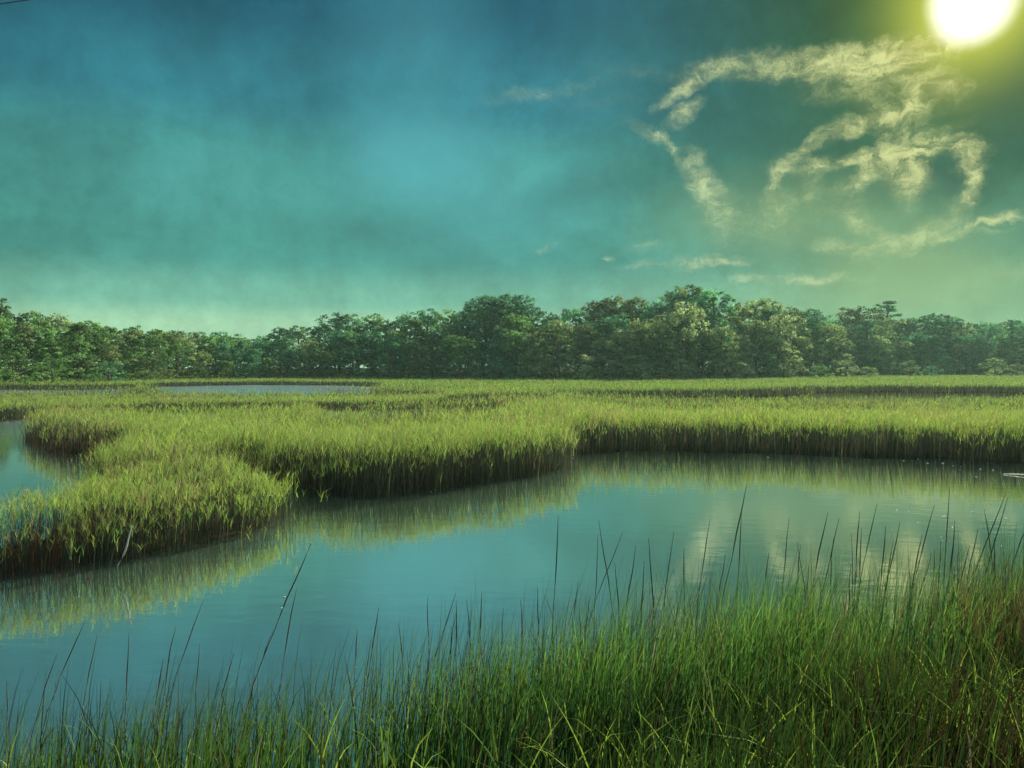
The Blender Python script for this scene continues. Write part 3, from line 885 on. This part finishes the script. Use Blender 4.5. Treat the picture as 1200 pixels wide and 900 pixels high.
for k, (px, dd, hh, ww, mt) in enumerate([(15, 94, 4.6, 1.2, 'leaf_green'), (62, 101, 4.0, 1.3, 'leaf_green'), (128, 113, 3.6, 1.2, 'leaf_dark'), (176, 124, 4.4, 1.0, 'leaf_green'),
        (690, 131, 2.6, 1.4, 'leaf_olive'), (752, 133, 3.4, 1.3, 'leaf_pale'), (806, 135, 3.0, 1.5, 'leaf_olive'), (868, 140, 3.6, 1.3, 'leaf_pale'), (930, 152, 4.4, 1.2, 'leaf_olive'),
        (962, 147, 3.0, 1.4, 'leaf_green'), (992, 165, 4.2, 1.5, 'leaf_pale'), (1018, 158, 2.8, 1.6, 'leaf_olive'), (1066, 182, 4.4, 1.2, 'leaf_olive'), (1092, 176, 3.0, 1.5, 'leaf_dark'), (1166, 190, 5.0, 1.3, 'leaf_olive'), (1192, 180, 3.4, 1.5, 'leaf_pale')]):
    west = px < 400
    tree('shrub', px, dd, height=hh, wide=ww, mat=mt, label='outlying shrub standing out in the marsh grass ' + ('before the fresh green wood' if west else 'ahead of the olive and hazy wood'),
         group='outlying shrubs before the ' + ('fresh green wood' if west else 'olive and hazy wood'))

# ------------------------------------------------------------------ air
def haze():
    bpy_v = []
    x0, x1, y0_, y1_, z0, z1 = -1050, 1050, -1050, 1050, -1.6, 34.0
    v = [(x0, y0_, z0), (x1, y0_, z0), (x1, y1_, z0), (x0, y1_, z0), (x0, y0_, z1), (x1, y0_, z1), (x1, y1_, z1), (x0, y1_, z1)]
    f = [(3, 2, 1, 0), (4, 5, 6, 7), (0, 1, 5, 4), (1, 2, 6, 5), (2, 3, 7, 6), (3, 0, 4, 7)]
    me = bpy.data.meshes.new('haze'); me.from_pydata(v, [], f); me.update()
    m, nt, out = new_mat('haze_air')
    pv = N(nt, 'ShaderNodeVolumePrincipled')
    pv.inputs['Color'].default_value = (0.50, 0.85, 0.72, 1)
    pv.inputs['Density'].default_value = HAZE
    pv.inputs['Anisotropy'].default_value = 0.3
    nt.links.new(pv.outputs[0], out.inputs['Volume'])
    o = link('haze', me, m)
    tag(o, kind='stuff'); tag(o, 'thin pale haze hanging over the whole marsh and wood', 'haze')


HAZE = 0.00022
if HAZE > 0:
    haze()

# ------------------------------------------------------------------ sun
SUN_PX = (1140.0, 3.0)
sd_ = np.array([(SUN_PX[0] - 600) / FPX, 1.0, (HZ - SUN_PX[1]) / FPX]); sd_ /= np.linalg.norm(sd_)
SUN_EL = math.asin(sd_[2]); SUN_AZ = math.atan2(sd_[0], sd_[1])
ld = bpy.data.lights.new('sun', 'SUN'); ld.energy = 5.0; ld.angle = math.radians(0.5); ld.color = (1.0, 0.93, 0.74)
lo = bpy.data.objects.new('sun', ld); COL.objects.link(lo)
from mathutils import Vector
lo.rotation_euler = Vector(sd_.tolist()).to_track_quat('Z', 'Y').to_euler()
lo.location = (60, 100, 60)


# ------------------------------------------------------------------ sky
def lin(r, g, b):
    return tuple(((c / 255.0) / 12.92 if c / 255.0 <= 0.04045 else ((c / 255.0 + 0.055) / 1.055) ** 2.4) for c in (r, g, b))


def azel(px, py):
    dx = (px - 600.0) / FPX; dz = (HZ - py) / FPX
    return math.atan(dx), math.atan2(dz, math.hypot(1, dx))


def make_world():
    w = bpy.data.worlds.new('World'); SC.world = w; w.use_nodes = True
    nt = w.node_tree
    for n in list(nt.nodes): nt.nodes.remove(n)
    L = nt.links.new
    out = N(nt, 'ShaderNodeOutputWorld')
    tc = N(nt, 'ShaderNodeTexCoord')
    sep = N(nt, 'ShaderNodeSeparateXYZ'); L(tc.outputs['Generated'], sep.inputs[0])

    def math_(op, a, b=None, c=None, clamp=False):
        n = N(nt, 'ShaderNodeMath', operation=op); n.use_clamp = clamp
        for i, q in enumerate((a, b, c)):
            if q is None: continue
            if isinstance(q, (int, float)): n.inputs[i].default_value = q
            else: L(q, n.inputs[i])
        return n.outputs[0]

    def mrange(v, a, b, c=0.0, d=1.0, smooth=True):
        n = N(nt, 'ShaderNodeMapRange'); n.interpolation_type = 'SMOOTHSTEP' if smooth else 'LINEAR'
        L(v, n.inputs['Value'])
        for nm, q in (('From Min', a), ('From Max', b), ('To Min', c), ('To Max', d)): n.inputs[nm].default_value = q
        return n.outputs['Result']

    def mix(fac, a, b, blend='MIX'):
        n = N(nt, 'ShaderNodeMix', data_type='RGBA', blend_type=blend)
        if isinstance(fac, (int, float)): n.inputs[0].default_value = fac
        else: L(fac, n.inputs[0])
        for i, q in ((6, a), (7, b)):
            if isinstance(q, tuple): n.inputs[i].default_value = q + (1,) if len(q) == 3 else q
            else: L(q, n.inputs[i])
        return n.outputs[2]

    az = math_('ARCTAN2', sep.outputs['X'], sep.outputs['Y'])
    el = math_('ARCSINE', sep.outputs['Z'])
    comb = N(nt, 'ShaderNodeCombineXYZ'); L(az, comb.inputs[0]); L(el, comb.inputs[1])
    pos = comb.outputs[0]

    def noise(vec, scale, detail=5, rough=0.55, dist=0.0):
        n = N(nt, 'ShaderNodeTexNoise'); n.inputs['Scale'].default_value = scale; n.inputs['Detail'].default_value = detail
        n.inputs['Roughness'].default_value = rough; n.inputs['Distortion'].default_value = dist
        L(vec, n.inputs['Vector'])
        return n

    def ramp(fac, stops):
        n = N(nt, 'ShaderNodeValToRGB'); cr = n.color_ramp; cr.interpolation = 'EASE'
        cr.elements[0].position, cr.elements[0].color = stops[0][0], stops[0][1] + (1,)
        cr.elements[1].position, cr.elements[1].color = stops[-1][0], stops[-1][1] + (1,)
        for p, c in stops[1:-1]:
            e = cr.elements.new(p); e.color = c + (1,)
        L(fac, n.inputs[0])
        return n.outputs[0]

    en = mrange(el, 0.0, 0.6, 0, 1, smooth=False)        # 0 horizon .. 1 at 34 degrees
    def ep(py, px=400): return azel(px, py)[1] / 0.6
    west = ramp(en, [(0.0, lin(172, 210, 168)), (ep(384), lin(150, 196, 158)), (ep(350), lin(106, 172, 150)), (ep(300), lin(68, 146, 136)), (ep(210), lin(72, 152, 144)),
                     (ep(110), lin(50, 124, 138)), (ep(10), lin(34, 94, 114)), (1.0, lin(38, 98, 126))])
    east = ramp(en, [(0.0, lin(130, 172, 120)), (ep(350, 1000), lin(118, 166, 124)), (ep(290, 1000), lin(86, 140, 112)), (ep(200, 1000), lin(54, 100, 74)),
                     (ep(100, 1000), lin(48, 88, 56)), (ep(0, 1000), lin(48, 84, 48)), (1.0, lin(60, 104, 84))])
    fe = mrange(az, azel(620, 200)[0], azel(1060, 200)[0])
    sky = mix(fe, west, east)
    # corner of the view is darker blue
    fw = mrange(az, azel(-250, 200)[0], azel(330, 200)[0], 1.0, 0.0)
    sky = mix(math_('MULTIPLY', fw, mrange(el, 0.12, 0.40, 0.0, 0.72)), sky, lin(26, 78, 98))
    # broad blotches of thin veil
    nb = noise(pos, 5.0, 6, 0.6, 0.3)
    bl = mrange(nb.outputs['Fac'], 0.3, 0.7, 0.80, 1.20)
    nb2 = noise(pos, 34.0, 7, 0.75)
    bl2 = mrange(nb2.outputs['Fac'], 0.25, 0.75, 0.87, 1.13)
    blm = math_('MULTIPLY', bl, bl2)
    sc = N(nt, 'ShaderNodeVectorMath', operation='SCALE'); L(sky, sc.inputs[0]); L(blm, sc.inputs['Scale'])
    sky = sc.outputs[0]

    # ---- soft cone blobs in (azimuth, elevation)
    def blob(vec, px, py, rx, ry, rot):
        a, e = azel(px, py)
        n = N(nt, 'ShaderNodeMapping', vector_type='TEXTURE')
        n.inputs['Location'].default_value = (a, e, 0)
        n.inputs['Rotation'].default_value = (0, 0, math.radians(rot))
        n.inputs['Scale'].default_value = (rx / FPX * 0.88, ry / FPX * 0.9, 1)
        L(vec, n.inputs['Vector'])
        g = N(nt, 'ShaderNodeTexGradient', gradient_type='SPHERICAL'); L(n.outputs[0], g.inputs['Vector'])
        return g.outputs['Fac']

    def blobs(vec, lst, grow=1.35):
        acc = None
        for (px, py, rx, ry, rot, wt) in lst:
            b = blob(vec, px, py, rx * grow, ry * grow, rot)
            acc = math_('MULTIPLY', b, wt) if acc is None else math_('MULTIPLY_ADD', b, wt, acc)
        return acc

    # lighter veil patches of the west sky
    veil = blobs(pos, [(475, 175, 110, 55, 0, 0.5), (490, 60, 100, 150, 0, 0.30), (560, 235, 170, 75, 0, 0.42), (700, 60, 80, 90, 0, 0.12), (250, 215, 200, 60, 0, 0.10)])
    sky = mix(math_('MINIMUM', veil, 0.6), sky, lin(88, 178, 188))
    dark = blobs(pos, [(700, 220, 110, 30, 12, 0.45), (420, 270, 110, 28, 0, 0.4), (900, 160, 90, 50, 0, 0.35), (1105, 206, 30, 32, 0, 0.5), (1180, 120, 40, 90, 0, 0.3), (1010, 215, 40, 20, 0, 0.3)])
    sky = mix(math_('MINIMUM', dark, 0.55), sky, lin(44, 92, 88))

    # ---- sun glow
    dp = N(nt, 'ShaderNodeVectorMath', operation='DOT_PRODUCT'); L(tc.outputs['Generated'], dp.inputs[0]); dp.inputs[1].default_value = sd_.tolist()
    ang = math_('ARCCOSINE', math_('MINIMUM', dp.outputs['Value'], 0.9999999))
    nz_s = noise(pos, 14, 4, 0.6)
    angn = math_('ADD', ang, math_('MULTIPLY', math_('SUBTRACT', nz_s.outputs['Fac'], 0.5), 0.010))
    glow1 = mrange(ang, 0.02, 0.17, 0.30, 0.0)
    sky = mix(glow1, sky, lin(168, 184, 72))
    glow2 = math_('POWER', mrange(ang, 0.034, 0.125, 1.0, 0.0, smooth=False), 2.4)
    sky = mix(math_('MULTIPLY', glow2, 0.9), sky, lin(214, 222, 84))

    # ---- clouds
    w1 = noise(pos, 13, 6, 0.62)
    w2 = noise(pos, 46, 5, 0.65)
    def centred(n, amp):
        s = N(nt, 'ShaderNodeVectorMath', operation='SUBTRACT'); L(n.outputs['Color'], s.inputs[0]); s.inputs[1].default_value = (0.5, 0.5, 0.5)
        m_ = N(nt, 'ShaderNodeVectorMath', operation='MULTIPLY'); L(s.outputs[0], m_.inputs[0]); m_.inputs[1].default_value = (amp, amp * 0.75, 0)
        return m_.outputs[0]
    ad = N(nt, 'ShaderNodeVectorMath', operation='ADD'); L(pos, ad.inputs[0]); L(centred(w1, 0.050), ad.inputs[1])
    ad2 = N(nt, 'ShaderNodeVectorMath', operation='ADD'); L(ad.outputs[0], ad2.inputs[0]); L(centred(w2, 0.026), ad2.inputs[1])
    wp = ad2.outputs[0]
    wisp = [
        # long streak under the sun
        (850, 76, 42, 9, 5, .75), (905, 75, 55, 9, 0, .75), (965, 72, 60, 11, 3, .85), (1030, 66, 60, 13, 6, 1.0), (1085, 60, 40, 11, 4, 1.1), (1020, 92, 60, 13, 4, .75), (1078, 96, 46, 12, -12, .75),
        (1040, 116, 55, 9, -6, .6), (1060, 132, 42, 8, -3, .6), (1020, 140, 40, 8, 14, .5), (1100, 112, 28, 8, 10, .5),
        # left bits
        (815, 95, 28, 8, 25, .8), (798, 107, 26, 6, 15, .75), (800, 131, 24, 7, 24, .9), (774, 121, 14, 4, 0, .6), (762, 155, 24, 7, -30, .95), (780, 166, 16, 6, -50, .8),
        # falling wedge
        (808, 192, 22, 12, -55, .7), (822, 212, 26, 15, -60, .7), (836, 232, 30, 18, -60, .62), (850, 256, 30, 22, -70, .5), (878, 272, 60, 14, 0, .3),
        # arcs
        (906, 220, 10, 26, -10, .7), (918, 198, 24, 7, 50, .8), (942, 177, 26, 7, 35, .85), (975, 160, 30, 7, 22, .85), (1010, 149, 30, 7, 14, .8), (1042, 140, 30, 7, 8, .75),
        (950, 196, 28, 8, 4, .8), (990, 190, 30, 6, 8, .8), (1025, 185, 28, 7, 2, .85), (955, 218, 8, 24, 6, .55), (930, 238, 28, 16, 0, .42), (905, 244, 20, 22, 0, .35),
        # knot and ring
        (1052, 163, 22, 18, 60, .9), (1068, 178, 20, 20, 0, .9), (1050, 203, 32, 12, -12, .9), (1066, 222, 12, 18, 15, .85), (1074, 196, 12, 18, 0, .8),
        (1094, 176, 24, 8, 8, .95), (1120, 174, 22, 8, -10, .95), (1136, 190, 9, 18, 12, .9), (1148, 210, 9, 20, -5, .9), (1140, 232, 9, 18, -22, .8), (1124, 246, 14, 10, 40, .55), (1104, 155, 20, 5, 18, .45),
        # lower arc
        (1010, 208, 26, 7, 25, .7), (1000, 224, 8, 18, -8, .7), (993, 246, 16, 9, -20, .7), (1012, 258, 24, 9, -28, .75), (1034, 274, 22, 9, -38, .7),
        # lower cluster
        (990, 284, 26, 6, -4, .85), (1018, 292, 30, 6, -8, .8), (1046, 284, 22, 6, 10, .8), (1000, 300, 28, 5, -20, .6), (1090, 273, 26, 12, 8, .8), (1068, 282, 22, 9, 20, .55),
        (1138, 266, 26, 4, 22, .9), (1165, 258, 20, 4, 6, .9), (1190, 260, 20, 3, -8, .9), (1160, 272, 14, 3, 0, .5),
        # low streaks
        (805, 309, 54, 6, 0, 1.15), (845, 311, 24, 4, 0, .7), (935, 327, 52, 5, -3, .95), (975, 330, 30, 4, 2, .6), (755, 287, 16, 6, 0, .7), (713, 300, 7, 3, 0, .9), (637, 291, 16, 4, 18, .6), (865, 329, 10, 3, 0, .5), (1172, 316, 24, 9, 5, .42),
        (638, 108, 58, 8, 8, .62), (700, 118, 40, 5, 4, .2), (740, 82, 50, 6, -10, .2),
    ]
    dens = blobs(wp, wisp, 1.85)
    f1 = noise(wp, 30, 7, 0.68, 0.6)
    mpz = N(nt, 'ShaderNodeMapping'); mpz.inputs['Scale'].default_value = (0.28, 1.9, 1); L(wp, mpz.inputs['Vector'])
    f2 = noise(mpz.outputs[0], 70, 5, 0.7, 0.4)
    tex = math_('ADD', mrange(f1.outputs['Fac'], 0.30, 0.70, 0.10, 1.55), mrange(f2.outputs['Fac'], 0.3, 0.7, -0.6, 0.6))
    f3 = noise(wp, 150, 5, 0.7, 0.8)
    tex = math_('MULTIPLY', tex, mrange(f3.outputs['Fac'], 0.3, 0.7, 0.62, 1.35))
    cd = math_('MULTIPLY', dens, tex)
    sharp = math_('MULTIPLY', math_('POWER', mrange(cd, 0.14, 2.0, 0.0, 1.0, smooth=False), 1.05), 0.66)
    soft = math_('MINIMUM', math_('MULTIPLY', dens, mrange(nz_s.outputs['Fac'], 0.35, 0.65, 0.12, 0.34)), 0.40)
    cd = math_('MINIMUM', math_('ADD', sharp, soft), 0.92)
    ccol = mix(mrange(ang, 0.08, 0.55), lin(214, 220, 146), lin(178, 206, 170))
    ccol = mix(mrange(ang, 0.02, 0.11), lin(250, 245, 150), ccol)
    shade = mrange(f1.outputs['Fac'], 0.35, 0.62, 0.62, 1.05)
    sc2 = N(nt, 'ShaderNodeVectorMath', operation='SCALE'); L(ccol, sc2.inputs[0]); L(shade, sc2.inputs['Scale'])
    sky = mix(cd, sky, sc2.outputs[0])
    # soft bright haze column below the clouds
    hz_ = blobs(ad.outputs[0], [(1075, 305, 90, 55, 0, .5), (1060, 335, 150, 32, 0, .4), (880, 255, 130, 55, 0, .34), (1000, 262, 110, 60, 0, .32)])
    sky = mix(math_('MINIMUM', hz_, 0.6), sky, lin(144, 178, 124))
    # the burnt-out sun
    disc = mrange(angn, 0.022, 0.050, 1.0, 0.0)
    sky = mix(disc, sky, (1.5, 1.5, 1.25))

    # ---- physical sky takes over overhead and behind the viewer
    nis = N(nt, 'ShaderNodeTexSky', sky_type='NISHITA'); nis.sun_disc = False
    nis.sun_elevation = SUN_EL; nis.sun_rotation = SUN_AZ; nis.air_density = 1.2; nis.dust_density = 2.0; nis.ozone_density = 1.5
    bg1 = N(nt, 'ShaderNodeBackground'); L(sky, bg1.inputs['Color']); bg1.inputs['Strength'].default_value = 2 ** -EXPO
    tint = mix(1.0, nis.outputs[0], (0.95, 1.0, 0.92), 'MULTIPLY')
    bg2 = N(nt, 'ShaderNodeBackground'); L(tint, bg2.inputs['Color']); bg2.inputs['Strength'].default_value = 0.08
    front = math_('MULTIPLY', mrange(el, 0.50, 0.85, 1.0, 0.0), mrange(math_('ABSOLUTE', az), 1.0, 1.5, 1.0, 0.0))
    ms = N(nt, 'ShaderNodeMixShader'); L(front, ms.inputs[0]); L(bg2.outputs[0], ms.inputs[1]); L(bg1.outputs[0], ms.inputs[2])
    L(ms.outputs[0], out.inputs['Surface'])
    w.cycles.sampling_method = 'MANUAL'; w.cycles.sample_map_resolution = 512


make_world()

# ------------------------------------------------------------------ camera and render settings
cd = bpy.data.cameras.new('camera'); cam = bpy.data.objects.new('camera', cd); COL.objects.link(cam)
cd.sensor_fit = 'HORIZONTAL'; cd.sensor_width = 36.0; cd.lens = 36.0 * FPX / 1200.0
cd.shift_y = (HZ - 450.0) / 1200.0
cd.clip_start = 0.05; cd.clip_end = 4000
cam.location = (0, 0, CAM_H); cam.rotation_euler = (PI / 2, 0, 0)
SC.camera = cam

SC.render.engine = 'CYCLES'
cy = SC.cycles
cy.use_denoising = DENOISE
cy.denoiser = 'OPENIMAGEDENOISE'; cy.denoising_input_passes = 'RGB_ALBEDO_NORMAL'; cy.denoising_prefilter = 'ACCURATE'
cy.max_bounces = 8; cy.diffuse_bounces = 4; cy.glossy_bounces = 3; cy.transmission_bounces = 4; cy.volume_bounces = 0
cy.sample_clamp_indirect = 4.0
cy.caustics_reflective = False; cy.caustics_refractive = False
vs = SC.view_settings
SC.display_settings.display_device = 'sRGB'
vs.view_transform = 'Standard'; vs.look = 'None'; vs.gamma = 1.0; vs.use_curve_mapping = False
vs.exposure = EXPO
